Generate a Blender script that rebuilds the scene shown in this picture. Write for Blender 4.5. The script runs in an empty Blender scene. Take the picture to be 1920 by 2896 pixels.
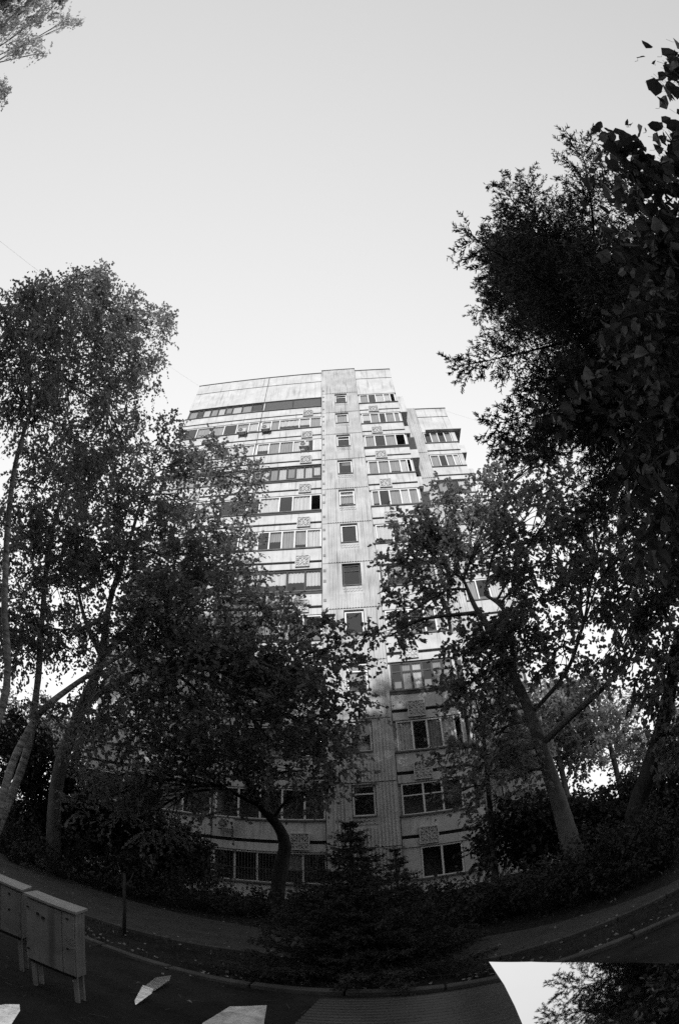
import bpy, math, random
import numpy as np
from mathutils import Vector, Matrix

random.seed(7)
RNG = np.random.default_rng(11)
R = math.radians
S = bpy.context.scene
COL = S.collection

# ------------------------------------------------------------------ camera
CAM = Vector((0.0, 0.0, 1.75))
PITCH, ROLL = R(44.86), R(-2.45)
FPX = 1290.0                      # focal length in photo pixels (16 mm fisheye on a 24x36 frame)
_r, _up = Vector((1, 0, 0)), Vector((0, -math.sin(PITCH), math.cos(PITCH)))
_fw = Vector((0, math.cos(PITCH), math.sin(PITCH)))
c_, s_ = math.cos(ROLL), math.sin(ROLL)
cam_r, cam_u = _r * c_ + _up * s_, _r * (-s_) + _up * c_
cd = bpy.data.cameras.new('camera')
cd.type = 'PANO'
cd.panorama_type = 'FISHEYE_EQUISOLID'
cd.fisheye_lens = FPX / 2896 * 36
cd.fisheye_fov = R(200)
cd.sensor_fit = 'VERTICAL'
cd.sensor_height = 36.0
cd.sensor_width = 36.0 * 678 / 1024
cd.clip_start = 0.02
cd.clip_end = 3000
cam = bpy.data.objects.new('camera', cd)
COL.objects.link(cam)
m = Matrix((cam_r, cam_u, -_fw)).transposed().to_4x4()
m.translation = CAM
cam.matrix_world = m
S.camera = cam

# ------------------------------------------------------------------ sky and sun
SKY_GAIN = 6.7
SUN_AZ, SUN_EL = R(-171), R(16)     # azimuth from +Y towards +X
sun_dir = Vector((math.sin(SUN_AZ) * math.cos(SUN_EL), math.cos(SUN_AZ) * math.cos(SUN_EL), math.sin(SUN_EL)))
W = bpy.data.worlds.new('World')
S.world = W
W.use_nodes = True
nt = W.node_tree
nt.nodes.clear()
sky = nt.nodes.new('ShaderNodeTexSky')
sky.sky_type = 'NISHITA'
sky.sun_disc = False
sky.sun_elevation = SUN_EL
sky.sun_rotation = SUN_AZ
sky.altitude = 300
sky.air_density = 1.6
sky.dust_density = 2.5
sky.ozone_density = 1.0
bw = nt.nodes.new('ShaderNodeSeparateColor')      # blue-sensitive black and white film
def wmath(op, a, b):
    n = nt.nodes.new('ShaderNodeMath'); n.operation = op
    for i, q in enumerate((a, b)):
        if isinstance(q, (int, float)): n.inputs[i].default_value = q
        else: nt.links.new(q, n.inputs[i])
    return n.outputs[0]
nt.links.new(sky.outputs[0], bw.inputs[0])
tcw = nt.nodes.new('ShaderNodeTexCoord'); sx = nt.nodes.new('ShaderNodeSeparateXYZ')
nt.links.new(tcw.outputs['Generated'], sx.inputs[0])
base = wmath('POWER', bw.outputs[2], 0.12)
# the hazy sky is palest over the tower and to the left
haze = wmath('ADD', wmath('ADD', wmath('MULTIPLY', sx.outputs[1], 0.27), 0.72), wmath('MULTIPLY', sx.outputs[0], -0.05))
bg = nt.nodes.new('ShaderNodeBackground')
bg.inputs[1].default_value = 0.15
wo = nt.nodes.new('ShaderNodeOutputWorld')
nt.links.new(wmath('MULTIPLY', wmath('MULTIPLY', base, haze), SKY_GAIN), bg.inputs[0])
nt.links.new(bg.outputs[0], wo.inputs[0])
sl = bpy.data.lights.new('sun', 'SUN')
sl.energy = 4.8
sl.angle = R(0.6)
sun = bpy.data.objects.new('sun', sl)
COL.objects.link(sun)
sun.rotation_euler = (-sun_dir).to_track_quat('-Z', 'Y').to_euler()
sun.location = (0, 0, 60)
S.view_settings.view_transform = 'Standard'
S.view_settings.look = 'None'
S.view_settings.exposure = 0.0
S.view_settings.gamma = 1.0
S.cycles.max_bounces = 6
S.cycles.transparent_max_bounces = 12
S.cycles.use_denoising = False
S.cycles.caustics_reflective = False
S.cycles.caustics_refractive = False

# ------------------------------------------------------------------ helpers
def ray(x, y):
    u, v = x - 960, y - 1448
    rr = math.hypot(u, v)
    th = 2 * math.asin(min(1, rr / 2 / FPX))
    d = cam_r * (math.sin(th) * u / rr) + cam_u * (-math.sin(th) * v / rr) + _fw * math.cos(th)
    return d

def at(x, y, d):
    """world point seen at photo pixel x, y at horizontal distance d"""
    q = ray(x, y)
    return CAM + q * (d / math.hypot(q.x, q.y))

def ats(x, y, t):
    return CAM + ray(x, y) * t

def gnd(x, y, z=0.0):
    q = ray(x, y)
    return CAM + q * ((z - CAM.z) / q.z)

def tag(o, label=None, cat=None, group=None, kind=None):
    if label: o['label'] = label
    if cat: o['category'] = cat
    if group: o['group'] = group
    if kind: o['kind'] = kind
    return o

def empty(name, loc=(0, 0, 0), rz=0.0, parent=None):
    o = bpy.data.objects.new(name, None)
    COL.objects.link(o)
    o.location = loc
    o.rotation_euler = (0, 0, rz)
    o.empty_display_size = 0.2
    if parent: o.parent = parent
    return o

def link_mesh(name, me, mat=None, parent=None, loc=None, rot=None, scale=None):
    o = bpy.data.objects.new(name, me)
    COL.objects.link(o)
    if mat and not me.materials: me.materials.append(mat)
    if parent: o.parent = parent
    if loc is not None: o.location = loc
    if rot is not None: o.rotation_euler = rot
    if scale is not None: o.scale = scale
    return o

def fast_mesh(name, verts, quads, mat=None, smooth=False):
    verts = np.asarray(verts, np.float32).reshape(-1, 3)
    quads = np.asarray(quads, np.int32)
    n, k = quads.shape
    me = bpy.data.meshes.new(name)
    me.vertices.add(len(verts)); me.vertices.foreach_set('co', verts.ravel())
    me.loops.add(n * k); me.loops.foreach_set('vertex_index', quads.ravel())
    me.polygons.add(n)
    me.polygons.foreach_set('loop_start', np.arange(0, n * k, k, dtype=np.int32))
    me.polygons.foreach_set('use_smooth', np.full(n, smooth))
    me.update(calc_edges=True)
    if mat: me.materials.append(mat)
    return me

class MB:
    def __init__(self): self.v, self.f = [], []
    def box(self, x0, x1, y0, y1, z0, z1):
        n = len(self.v)
        self.v += [(x0, y0, z0), (x1, y0, z0), (x1, y1, z0), (x0, y1, z0), (x0, y0, z1), (x1, y0, z1), (x1, y1, z1), (x0, y1, z1)]
        self.f += [tuple(n + i for i in q) for q in ((0, 3, 2, 1), (4, 5, 6, 7), (0, 1, 5, 4), (1, 2, 6, 5), (2, 3, 7, 6), (3, 0, 4, 7))]
        return self
    def poly(self, pts):
        n = len(self.v); self.v += [tuple(p) for p in pts]; self.f.append(tuple(range(n, n + len(pts)))); return self
    def prism(self, pts, h):
        """closed prism: polygon pts (3d), extruded by vector h"""
        n, k = len(self.v), len(pts); h = Vector(h)
        self.v += [tuple(Vector(p)) for p in pts] + [tuple(Vector(p) + h) for p in pts]
        self.f.append(tuple(n + i for i in range(k - 1, -1, -1)))
        self.f.append(tuple(n + k + i for i in range(k)))
        for i in range(k): self.f.append((n + i, n + (i + 1) % k, n + k + (i + 1) % k, n + k + i))
        return self
    def tube(self, pts, rad, ns=6, cap=True):
        pts = [Vector(p) for p in pts]
        n0 = len(self.v); prev = None
        for i, p in enumerate(pts):
            t = (pts[min(i + 1, len(pts) - 1)] - pts[max(i - 1, 0)])
            t = t.normalized() if t.length > 1e-9 else Vector((0, 0, 1))
            if prev is None:
                a = t.orthogonal().normalized()
            else:
                a = prev - t * prev.dot(t)
                a = a.normalized() if a.length > 1e-6 else t.orthogonal().normalized()
            prev = a; b = t.cross(a)
            r = rad[i] if hasattr(rad, '__len__') else rad
            for k in range(ns):
                w = 2 * math.pi * k / ns
                self.v.append(tuple(p + (a * math.cos(w) + b * math.sin(w)) * r))
        for i in range(len(pts) - 1):
            for k in range(ns):
                self.f.append((n0 + i * ns + k, n0 + i * ns + (k + 1) % ns, n0 + (i + 1) * ns + (k + 1) % ns, n0 + (i + 1) * ns + k))
        if cap:
            self.f.append(tuple(n0 + k for k in range(ns - 1, -1, -1)))
            e = n0 + (len(pts) - 1) * ns
            self.f.append(tuple(e + k for k in range(ns)))
        return self
    def mesh(self, name, mat=None, smooth=False, bevel=0):
        me = bpy.data.meshes.new(name)
        me.from_pydata(self.v, [], self.f)
        if smooth: me.polygons.foreach_set('use_smooth', [True] * len(me.polygons))
        me.update()
        if mat: me.materials.append(mat)
        return me
    def build(self, name, mat, parent=None, smooth=False, bevel=0.0, **kw):
        o = link_mesh(name, self.mesh(name, mat, smooth), None, parent, **kw)
        if bevel:
            b = o.modifiers.new('bevel', 'BEVEL'); b.width = bevel; b.segments = 2; b.limit_method = 'ANGLE'
        return o

def catmull(pts, n=6):
    P = [Vector(p) for p in pts]
    P = [P[0] * 2 - P[1]] + P + [P[-1] * 2 - P[-2]]
    out = []
    for i in range(1, len(P) - 2):
        for k in range(n):
            t = k / n
            a, b, c, d = P[i - 1], P[i], P[i + 1], P[i + 2]
            out.append(0.5 * ((2 * b) + (c - a) * t + (2 * a - 5 * b + 4 * c - d) * t * t + (3 * b - 3 * c + d - a) * t ** 3))
    out.append(P[-2])
    return out

# ------------------------------------------------------------------ materials (all grey: a black and white photograph)
MATS = {}
def mat(name, v, rough=0.8, spec=0.3, var=0.0, scale=3.0, bump=0.0, bscale=40.0, metal=0.0, streak=0.0, detail=6, coords='Object', stretch=(1, 1, 1)):
    if name in MATS: return MATS[name]
    ma = bpy.data.materials.new(name); ma.use_nodes = True
    t = ma.node_tree; p = t.nodes['Principled BSDF']
    p.inputs['Base Color'].default_value = (v, v, v, 1)
    p.inputs['Roughness'].default_value = rough
    p.inputs['Specular IOR Level'].default_value = spec
    p.inputs['Metallic'].default_value = metal
    tc = t.nodes.new('ShaderNodeTexCoord')
    src = tc.outputs[coords]
    mp = t.nodes.new('ShaderNodeMapping'); mp.inputs['Scale'].default_value = stretch
    t.links.new(src, mp.inputs[0])
    if var or streak:
        n = t.nodes.new('ShaderNodeTexNoise'); n.inputs['Scale'].default_value = scale; n.inputs['Detail'].default_value = detail
        n.inputs['Roughness'].default_value = 0.65
        t.links.new(mp.outputs[0], n.inputs['Vector'])
        mr = t.nodes.new('ShaderNodeMapRange')
        mr.inputs['From Min'].default_value = 0.3; mr.inputs['From Max'].default_value = 0.7
        mr.inputs['To Min'].default_value = v * (1 - var); mr.inputs['To Max'].default_value = min(0.95, v * (1 + var))
        t.links.new(n.outputs['Fac'], mr.inputs['Value'])
        out = mr.outputs[0]
        if streak:
            mp2 = t.nodes.new('ShaderNodeMapping'); mp2.inputs['Scale'].default_value = (5.0, 5.0, 0.35)
            t.links.new(src, mp2.inputs[0])
            n2 = t.nodes.new('ShaderNodeTexNoise'); n2.inputs['Scale'].default_value = 1.3; n2.inputs['Detail'].default_value = 5
            t.links.new(mp2.outputs[0], n2.inputs['Vector'])
            m2 = t.nodes.new('ShaderNodeMapRange')
            m2.inputs['From Min'].default_value = 0.54; m2.inputs['From Max'].default_value = 0.72
            m2.inputs['To Min'].default_value = 1.0; m2.inputs['To Max'].default_value = 1 - streak
            t.links.new(n2.outputs['Fac'], m2.inputs['Value'])
            mm = t.nodes.new('ShaderNodeMath'); mm.operation = 'MULTIPLY'
            t.links.new(out, mm.inputs[0]); t.links.new(m2.outputs[0], mm.inputs[1]); out = mm.outputs[0]
        t.links.new(out, p.inputs['Base Color'])
    if bump:
        n3 = t.nodes.new('ShaderNodeTexNoise'); n3.inputs['Scale'].default_value = bscale; n3.inputs['Detail'].default_value = 4
        t.links.new(mp.outputs[0], n3.inputs['Vector'])
        b = t.nodes.new('ShaderNodeBump'); b.inputs['Strength'].default_value = bump; b.inputs['Distance'].default_value = 0.02
        t.links.new(n3.outputs['Fac'], b.inputs['Height']); t.links.new(b.outputs[0], p.inputs['Normal'])
    MATS[name] = ma
    return ma

def leaf_mat(name, v, trans=0.35, rough=0.5, var=0.35):
    ma = bpy.data.materials.new(name); ma.use_nodes = True
    t = ma.node_tree; p = t.nodes['Principled BSDF']; out = t.nodes['Material Output']
    p.inputs['Roughness'].default_value = rough
    p.inputs['Specular IOR Level'].default_value = 0.3
    tc = t.nodes.new('ShaderNodeTexCoord')
    n = t.nodes.new('ShaderNodeTexNoise'); n.inputs['Scale'].default_value = 2.3; n.inputs['Detail'].default_value = 5
    t.links.new(tc.outputs['Object'], n.inputs['Vector'])
    mr = t.nodes.new('ShaderNodeMapRange'); mr.inputs['From Min'].default_value = 0.3; mr.inputs['From Max'].default_value = 0.7
    mr.inputs['To Min'].default_value = v * (1 - var); mr.inputs['To Max'].default_value = v * (1 + var)
    t.links.new(n.outputs['Fac'], mr.inputs['Value'])
    t.links.new(mr.outputs[0], p.inputs['Base Color'])
    tr = t.nodes.new('ShaderNodeBsdfTranslucent')
    t.links.new(mr.outputs[0], tr.inputs['Color'])
    mx = t.nodes.new('ShaderNodeMixShader'); mx.inputs[0].default_value = trans
    t.links.new(p.outputs[0], mx.inputs[1]); t.links.new(tr.outputs[0], mx.inputs[2]); t.links.new(mx.outputs[0], out.inputs['Surface'])
    MATS[name] = ma
    return ma

def glass_mat(name, tint=0.93, rough=0.015):
    ma = bpy.data.materials.new(name); ma.use_nodes = True
    t = ma.node_tree; t.nodes.clear()
    out = t.nodes.new('ShaderNodeOutputMaterial')
    lw = t.nodes.new('ShaderNodeLayerWeight'); lw.inputs['Blend'].default_value = 0.5
    fp = t.nodes.new('ShaderNodeMath'); fp.operation = 'POWER'; fp.inputs[1].default_value = 3.0
    t.links.new(lw.outputs['Facing'], fp.inputs[0])
    fr = t.nodes.new('ShaderNodeMath'); fr.operation = 'MULTIPLY_ADD'; fr.inputs[1].default_value = 0.75; fr.inputs[2].default_value = 0.13
    t.links.new(fp.outputs[0], fr.inputs[0])
    a = t.nodes.new('ShaderNodeBsdfTransparent'); a.inputs[0].default_value = (tint, tint, tint, 1)
    b = t.nodes.new('ShaderNodeBsdfGlossy'); b.inputs['Roughness'].default_value = rough; b.inputs[0].default_value = (0.95, 0.95, 0.95, 1)
    tc = t.nodes.new('ShaderNodeTexCoord')
    n = t.nodes.new('ShaderNodeTexNoise'); n.inputs['Scale'].default_value = 1.2
    t.links.new(tc.outputs['Object'], n.inputs['Vector'])
    bp = t.nodes.new('ShaderNodeBump'); bp.inputs['Strength'].default_value = 0.05; bp.inputs['Distance'].default_value = 0.05
    t.links.new(n.outputs['Fac'], bp.inputs['Height']); t.links.new(bp.outputs[0], b.inputs['Normal'])
    mx = t.nodes.new('ShaderNodeMixShader')
    t.links.new(fr.outputs[0], mx.inputs[0]); t.links.new(a.outputs[0], mx.inputs[1]); t.links.new(b.outputs[0], mx.inputs[2])
    t.links.new(mx.outputs[0], out.inputs[0])
    MATS[name] = ma
    return ma

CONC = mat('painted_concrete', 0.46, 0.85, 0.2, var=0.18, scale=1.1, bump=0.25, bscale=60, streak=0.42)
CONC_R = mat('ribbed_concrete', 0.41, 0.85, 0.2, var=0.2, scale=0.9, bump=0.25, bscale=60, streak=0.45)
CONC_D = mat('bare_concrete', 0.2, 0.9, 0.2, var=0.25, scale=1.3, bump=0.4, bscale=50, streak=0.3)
ORN = mat('relief_concrete', 0.45, 0.85, 0.2, var=0.2, scale=5)
SEAM = mat('dark_seam', 0.035, 0.9, 0.1, var=0.3, scale=4)
WHITEF = mat('white_window_frame', 0.62, 0.5, 0.3, var=0.08, scale=4)
DARKF = mat('dark_window_frame', 0.035, 0.6, 0.3, var=0.3, scale=6)
CURT = mat('pale_curtain_and_reflection', 0.55, 0.9, 0.1, var=0.18, scale=2.5, stretch=(6, 6, 0.4))
CURT_M = mat('grey_curtain', 0.3, 0.9, 0.1, var=0.25, scale=2.5, stretch=(6, 6, 0.4))
ROOM = mat('dark_room_back', 0.05, 0.9, 0.1, var=0.3, scale=2)
MESHM = mat('loggia_mesh_screen', 0.09, 0.8, 0.2, var=0.5, scale=14)
GLASS = glass_mat('window_glass')
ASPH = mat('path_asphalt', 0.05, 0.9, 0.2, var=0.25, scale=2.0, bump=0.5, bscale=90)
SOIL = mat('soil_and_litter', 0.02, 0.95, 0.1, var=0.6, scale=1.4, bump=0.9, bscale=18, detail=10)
KERB = mat('kerb_concrete', 0.07, 0.9, 0.2, var=0.3, scale=5, bump=0.4)
BARK = mat('dark_bark', 0.045, 0.95, 0.1, var=0.4, scale=7, bump=1.0, bscale=22, stretch=(1, 1, 0.3))
BARK_L = mat('grey_bark', 0.15, 0.95, 0.1, var=0.35, scale=6, bump=0.8, bscale=22, stretch=(1, 1, 0.3))
BIRCHB = mat('birch_bark', 0.26, 0.85, 0.2, var=0.9, scale=4.5, bump=0.5, bscale=14, stretch=(0.6, 0.6, 2.6))
LEAF_A = leaf_mat('broadleaf_foliage', 0.19, 0.48)
LEAF_B = leaf_mat('birch_foliage', 0.23, 0.45)
LEAF_S = leaf_mat('sunlit_pale_foliage', 0.42, 0.5)  # brighter leaf colour carries the sunlight on the corner tree
LEAF_F = leaf_mat('distant_sunlit_foliage', 0.26, 0.5)  # sunlight on the far trees is put into a lighter leaf colour
LEAF_N = leaf_mat('large_leaf', 0.065, 0.3, 0.45)
SPRUCE = leaf_mat('spruce_needles', 0.045, 0.12, 0.6)
NEED = leaf_mat('conifer_needles', 0.075, 0.25, 0.6)
SHRUB = leaf_mat('shrub_foliage', 0.05, 0.3)
CABM = mat('cabinet_paint', 0.2, 0.6, 0.3, var=0.3, scale=3, bump=0.15, streak=0.5)
CABT = mat('cabinet_lid', 0.26, 0.55, 0.3, var=0.2, scale=5)
BLACKM = mat('black_fitting', 0.02, 0.5, 0.3, var=0.2)
CORR = mat('dark_corrugated_metal', 0.035, 0.42, 0.5, var=0.4, scale=3, bump=0.2)
MIRROR = mat('mirror_glass', 0.93, 0.02, 0.5, metal=1.0, var=0.02, scale=1)
SHINY = mat('shiny_sheet_metal', 0.85, 0.22, 0.5, metal=1.0, var=0.15, scale=9, bump=0.12, bscale=14)
DULL = mat('dull_sheet_metal', 0.5, 0.42, 0.5, metal=1.0, var=0.35, scale=7, bump=0.2, bscale=12)
ACW = mat('air_conditioner_shell', 0.4, 0.5, 0.3, var=0.1, scale=5)
LITTER = leaf_mat('dry_leaf', 0.22, 0.1, 0.8)
WIRE = mat('wire_rubber', 0.05, 0.7, 0.2, var=0.1)
ROOFM = mat('roof_flashing', 0.10, 0.7, 0.3, var=0.3, scale=4)

# ------------------------------------------------------------------ ground, path, kerb
def sheet(name, pts, z, ma):
    o = MB().poly([(p[0], p[1], z) for p in pts]).build(name, ma)
    return tag(o, kind='structure')
gb = MB()
N = 48
gx = [-300, -120, -50] + list(np.linspace(-24, 24, N)) + [50, 120, 300]
gy = [-200, -80, -40] + list(np.linspace(-16, 26, N)) + [60, 140, 300]
gv = np.array([(x, y, -0.012 * abs(math.sin(x * 1.3) * math.cos(y * 0.9))) for y in gy for x in gx])
nx, ny = len(gx), len(gy)
gq = [(j * nx + i, j * nx + i + 1, (j + 1) * nx + i + 1, (j + 1) * nx + i) for j in range(ny - 1) for i in range(nx - 1)]
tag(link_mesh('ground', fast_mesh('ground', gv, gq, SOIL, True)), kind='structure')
near_e = [(-30, 10.2), (-12, 7.9), (-6.0, 7.1), (-4.0, 7.25), (-1.3, 7.3), (1.6, 5.85), (3.8, 5.75), (8, 5.2), (25, 2.5)]
far_e = [(25, 3.8), (8, 5.8), (4.6, 6.35), (1.6, 7.7), (-2.4, 10.4), (-6.8, 11.4), (-12, 11.4), (-30, 13.0)]
near_s = [p for p in near_e]
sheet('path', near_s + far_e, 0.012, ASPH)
ke = empty('path_edging', (0, 0, 0)); tag(ke, kind='structure')
def stones(parent, pts, w, h, length, ma, name='kerb_stone'):
    pts = [Vector((p[0], p[1], 0)) for p in pts]
    segs = []
    cur = pts[0].copy(); acc = []
    tot = [0]
    for a, b in zip(pts, pts[1:]): tot.append(tot[-1] + (b - a).length)
    n = int(tot[-1] / length)
    def pos(s):
        for i in range(len(pts) - 1):
            if s <= tot[i + 1]: return pts[i].lerp(pts[i + 1], (s - tot[i]) / (tot[i + 1] - tot[i]))
        return pts[-1]
    me = MB().box(-length / 2 + .012, length / 2 - .012, -w / 2, w / 2, -0.1, h).mesh(name, ma)
    for i in range(n):
        a, b = pos(i * length), pos((i + 1) * length)
        d = b - a
        o = link_mesh(name, me, None, parent, loc=((a + b) / 2 + Vector((0, 0, random.uniform(-.012, .008)))),
                      rot=(random.uniform(-.03, .03), random.uniform(-.01, .01), math.atan2(d.y, d.x) + random.uniform(-.015, .015)))
        bv = o.modifiers.new('bevel', 'BEVEL'); bv.width = 0.012; bv.segments = 1
stones(ke, [(-4.4, 7.18), (-1.3, 7.24), (1.6, 5.79), (3.8, 5.69), (8, 5.14)], 0.07, 0.07, 0.8, KERB, 'edging_stone')
kb = empty('kerb', (0, 0, 0)); tag(kb, kind='structure')
stones(kb, [(-9, 6.7), (-5.5, 5.95), (-3.07, 5.6), (-1.8, 5.36), (-.87, 5.2), (2.07, 4.76), (3.3, 4.5), (7, 3.6)], 0.13, 0.06, 1.0, KERB)

# ------------------------------------------------------------------ the tower block
BX, BY, BROT = -1.0, 18.4, R(-1.9)
BLD = empty('apartment_tower', (BX, BY, 0), BROT)
tag(BLD, 'pale twelve-storey panel apartment tower with ribbed stair strip and glazed loggias', 'building')
def bpt(s, y, z):     # building-local to world
    return Vector((BX + s * math.cos(BROT) - y * math.sin(BROT), BY + s * math.sin(BROT) + y * math.cos(BROT), z))
Z0, FH = 0.70, 2.8
WH = 1.38
def part(name, ma, *boxes, parent=BLD, bevel=0.0, **kw):
    b = MB()
    for q in boxes: b.box(*q)
    return b.build(name, ma, parent, bevel=bevel, **kw)

SILLM = ROOFM
def window(x0, x1, z0, z1, y, cuts, frame=WHITEF, tones=None, mid=None, ft=0.055, open_pane=None, sillmat=None, wy=0.05):
    """a window: frame mesh with one pane child per light; tones: l = pale curtain, also standing in for reflected sky, m = grey curtain, d = dark, s = slatted, o = no pane"""
    f = MB()
    f.box(x0, x1, y, y + wy, z0, z0 + ft); f.box(x0, x1, y, y + wy, z1 - ft, z1)
    xs = [x0] + [x0 + (x1 - x0) * c for c in cuts] + [x1]
    for i, x in enumerate(xs):
        a, b = (x, x + ft) if i == 0 else ((x - ft, x) if i == len(xs) - 1 else (x - ft * .6, x + ft * .6))
        f.box(a, b, y - 0.003, y + wy - 0.003, z0 + ft, z1 - ft)
    if mid is not None:
        zc = z0 + (z1 - z0) * mid
        f.box(x0 + ft, x1 - ft, y - 0.006, y + wy - 0.006, zc - ft * .4, zc + ft * .4)
    w = f.build('window', frame, BLD)
    tones = tones or 'd' * (len(xs) - 1)
    for i in range(len(xs) - 1):
        a, b = xs[i] + ft * .6, xs[i + 1] - ft * .6
        t = tones[i % len(tones)]
        if t == 's':
            sm = MB(); k = 9
            for j in range(k):
                zz = z0 + ft + (z1 - z0 - 2 * ft) * j / k
                sm.prism([(a, y + .01, zz), (a, y + .04, zz + .02), (a, y + .03, zz + (z1 - z0) / k), (a, y + .0, zz + (z1 - z0) / k - .03)], (b - a, 0, 0))
            sm.build('shutter', CONC, w); continue
        if t == 'o': continue
        jit = random.uniform(-.012, .012)
        MB().poly([(a, y + .022 + jit, z0 + ft * .7), (b, y + .022 - jit, z0 + ft * .7), (b, y + .022 - jit * .6, z1 - ft * .7), (a, y + .022 + jit * .6, z1 - ft * .7)]).build('pane', GLASS, w)
        if t in 'lm':
            n = 14; cb = MB(); zt = z1 - .02; zb = z0 + (.05 if random.random() < .7 else (z1 - z0) * random.uniform(.2, .5))
            pts = [(a + (b - a) * j / n, y + .11 + .025 * math.sin(j * 2.1 + a * 7)) for j in range(n + 1)]
            for p, q in zip(pts, pts[1:]): cb.poly([(p[0], p[1], zb), (q[0], q[1], zb), (q[0], q[1], zt), (p[0], p[1], zt)])
            cb.build('curtain', CURT if t == 'l' else CURT_M, w)
    if sillmat: part('sill', sillmat, (x0 - .03, x1 + .03, y - .2, y + .02, z0 - .05, z0 - .003), parent=w)
    return w

# relief square: shared mesh
def ornament_mesh(seed):
    o = MB(); h = .37; rng = random.Random(seed)
    o.box(-h, h, -.05, 0, -h, h)
    for a, b, c, d in ((-h, h, h - .035, h), (-h, h, -h, -h + .035), (-h, -h + .035, -h + .035, h - .035), (h - .035, h, -h + .035, h - .035)):
        o.box(a, b, -.10, -.05, c, d)
    def bar(u0, w0, u1, w1, hw=.012, dp=.045):
        d = Vector((u1 - u0, 0, w1 - w0)); nrm = Vector((-d.z, 0, d.x)).normalized() * hw
        P = [Vector((u0, 0, w0)) + nrm, Vector((u1, 0, w1)) + nrm, Vector((u1, 0, w1)) - nrm, Vector((u0, 0, w0)) - nrm]
        for sx in (-1, 1):
            for sz in (-1, 1): o.prism([(sx * q.x, -.05, sz * q.z) for q in P], (0, -dp, 0))
    for (cx, cz, r, a0, a1) in ((.12, .12, .075, -60, 200), (.25, .25, .075, 120, 400), (.27, .10, .055, 60, 320), (.10, .27, .055, -60, 190), (.03, .2, .05, -80, 80), (.2, .03, .05, 10, 170), (.0, .0, .07, 0, 90)):
        for k in range(5):
            a, b = R(a0 + (a1 - a0) * k / 5), R(a0 + (a1 - a0) * (k + 1) / 5)
            bar(cx + r * math.cos(a), cz + r * math.sin(a), cx + r * math.cos(b), cz + r * math.sin(b))
    return o.mesh('ornament_panel', ORN)
ORNM = ornament_mesh(1)

def bay(x0, x1, k0, k1, yo, orn=None, joints=(), top=None, group=''):
    """facade of parapet and lintel panels with recessed seams"""
    edges = [x0] + list(joints) + [x1]
    for k in range(k0, k1 + 1):
        z = Z0 + FH * k
        for a, b in zip(edges, edges[1:]):
            g = .022
            dz = random.uniform(-.012, .012); dy = random.uniform(0, .012)
            part('parapet_panel', CONC, (a + g, b - g, yo + dy, yo + .14 + dy, z - .88 + dz, z - .06), bevel=.012)
            part('lintel_panel', CONC, (a + g, b - g, yo + dy * .5, yo + .14, z - 1.40, z - 1.03 + dz), bevel=.012)
        part('seam', SEAM, (x0 + .03, x1 - .03, yo + .118, yo + .135, z - 1.04, z - .87))
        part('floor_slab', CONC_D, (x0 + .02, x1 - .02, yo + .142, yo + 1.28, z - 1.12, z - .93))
        part('sill_strip', SILLM, (x0 + .01, x1 - .01, yo - .07, yo + .2, z - .058, z + .012))
        if orn is not None: 
            o = link_mesh('ornament_panel', ORNM, None, BLD, loc=(orn, yo - .002, z - .93))
    if top:
        zt = Z0 + FH * k1 + WH + .02
        zg = zt + (top - zt) * .62
        for a, b in zip(edges, edges[1:]):
            part('blind_panel', CONC, (a + .022, b - .022, yo, yo + .14, zt, zg), bevel=.012)
            part('parapet_top_panel', CONC, (a + .022, b - .022, yo + .01, yo + .15, zg + .11, top), bevel=.012)
        part('seam', SEAM, (x0 + .03, x1 - .03, yo + .118, yo + .135, zg - .005, zg + .115))
        part('roof_edge', ROOFM, (x0 - .02, x1 + .02, yo - .05, yo + .3, top + .003, top + .06))

# building cores behind the loggias
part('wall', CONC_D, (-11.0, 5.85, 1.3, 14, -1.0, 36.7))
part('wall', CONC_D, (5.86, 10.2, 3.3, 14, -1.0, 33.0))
# loggia side walls
for x in (-11.0, -4.62, 2.78, 5.70):
    part('loggia_side_wall', CONC, (x, x + .14, .145, 1.295, -.6, 36.6))
bay(-11.0, -.01, 0, 11, 0.0, None, (-4.58,), 37.0)
for k in range(12):
    link_mesh('ornament_panel', ORNM, None, BLD, loc=(-1.03, -.002, Z0 + FH * k - .93))
    if k not in (11, 9): link_mesh('ornament_panel', ORNM, None, BLD, loc=(-8.1, -.002, Z0 + FH * k - .93))
bay(2.80, 5.84, 0, 11, 0.0, 3.85, (), 37.0)
part('plinth', CONC_D, (-11.0, 0, .02, .2, -1.0, Z0 - 1.42), (2.8, 5.84, .02, .2, -1.0, Z0 - 1.42))

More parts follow.
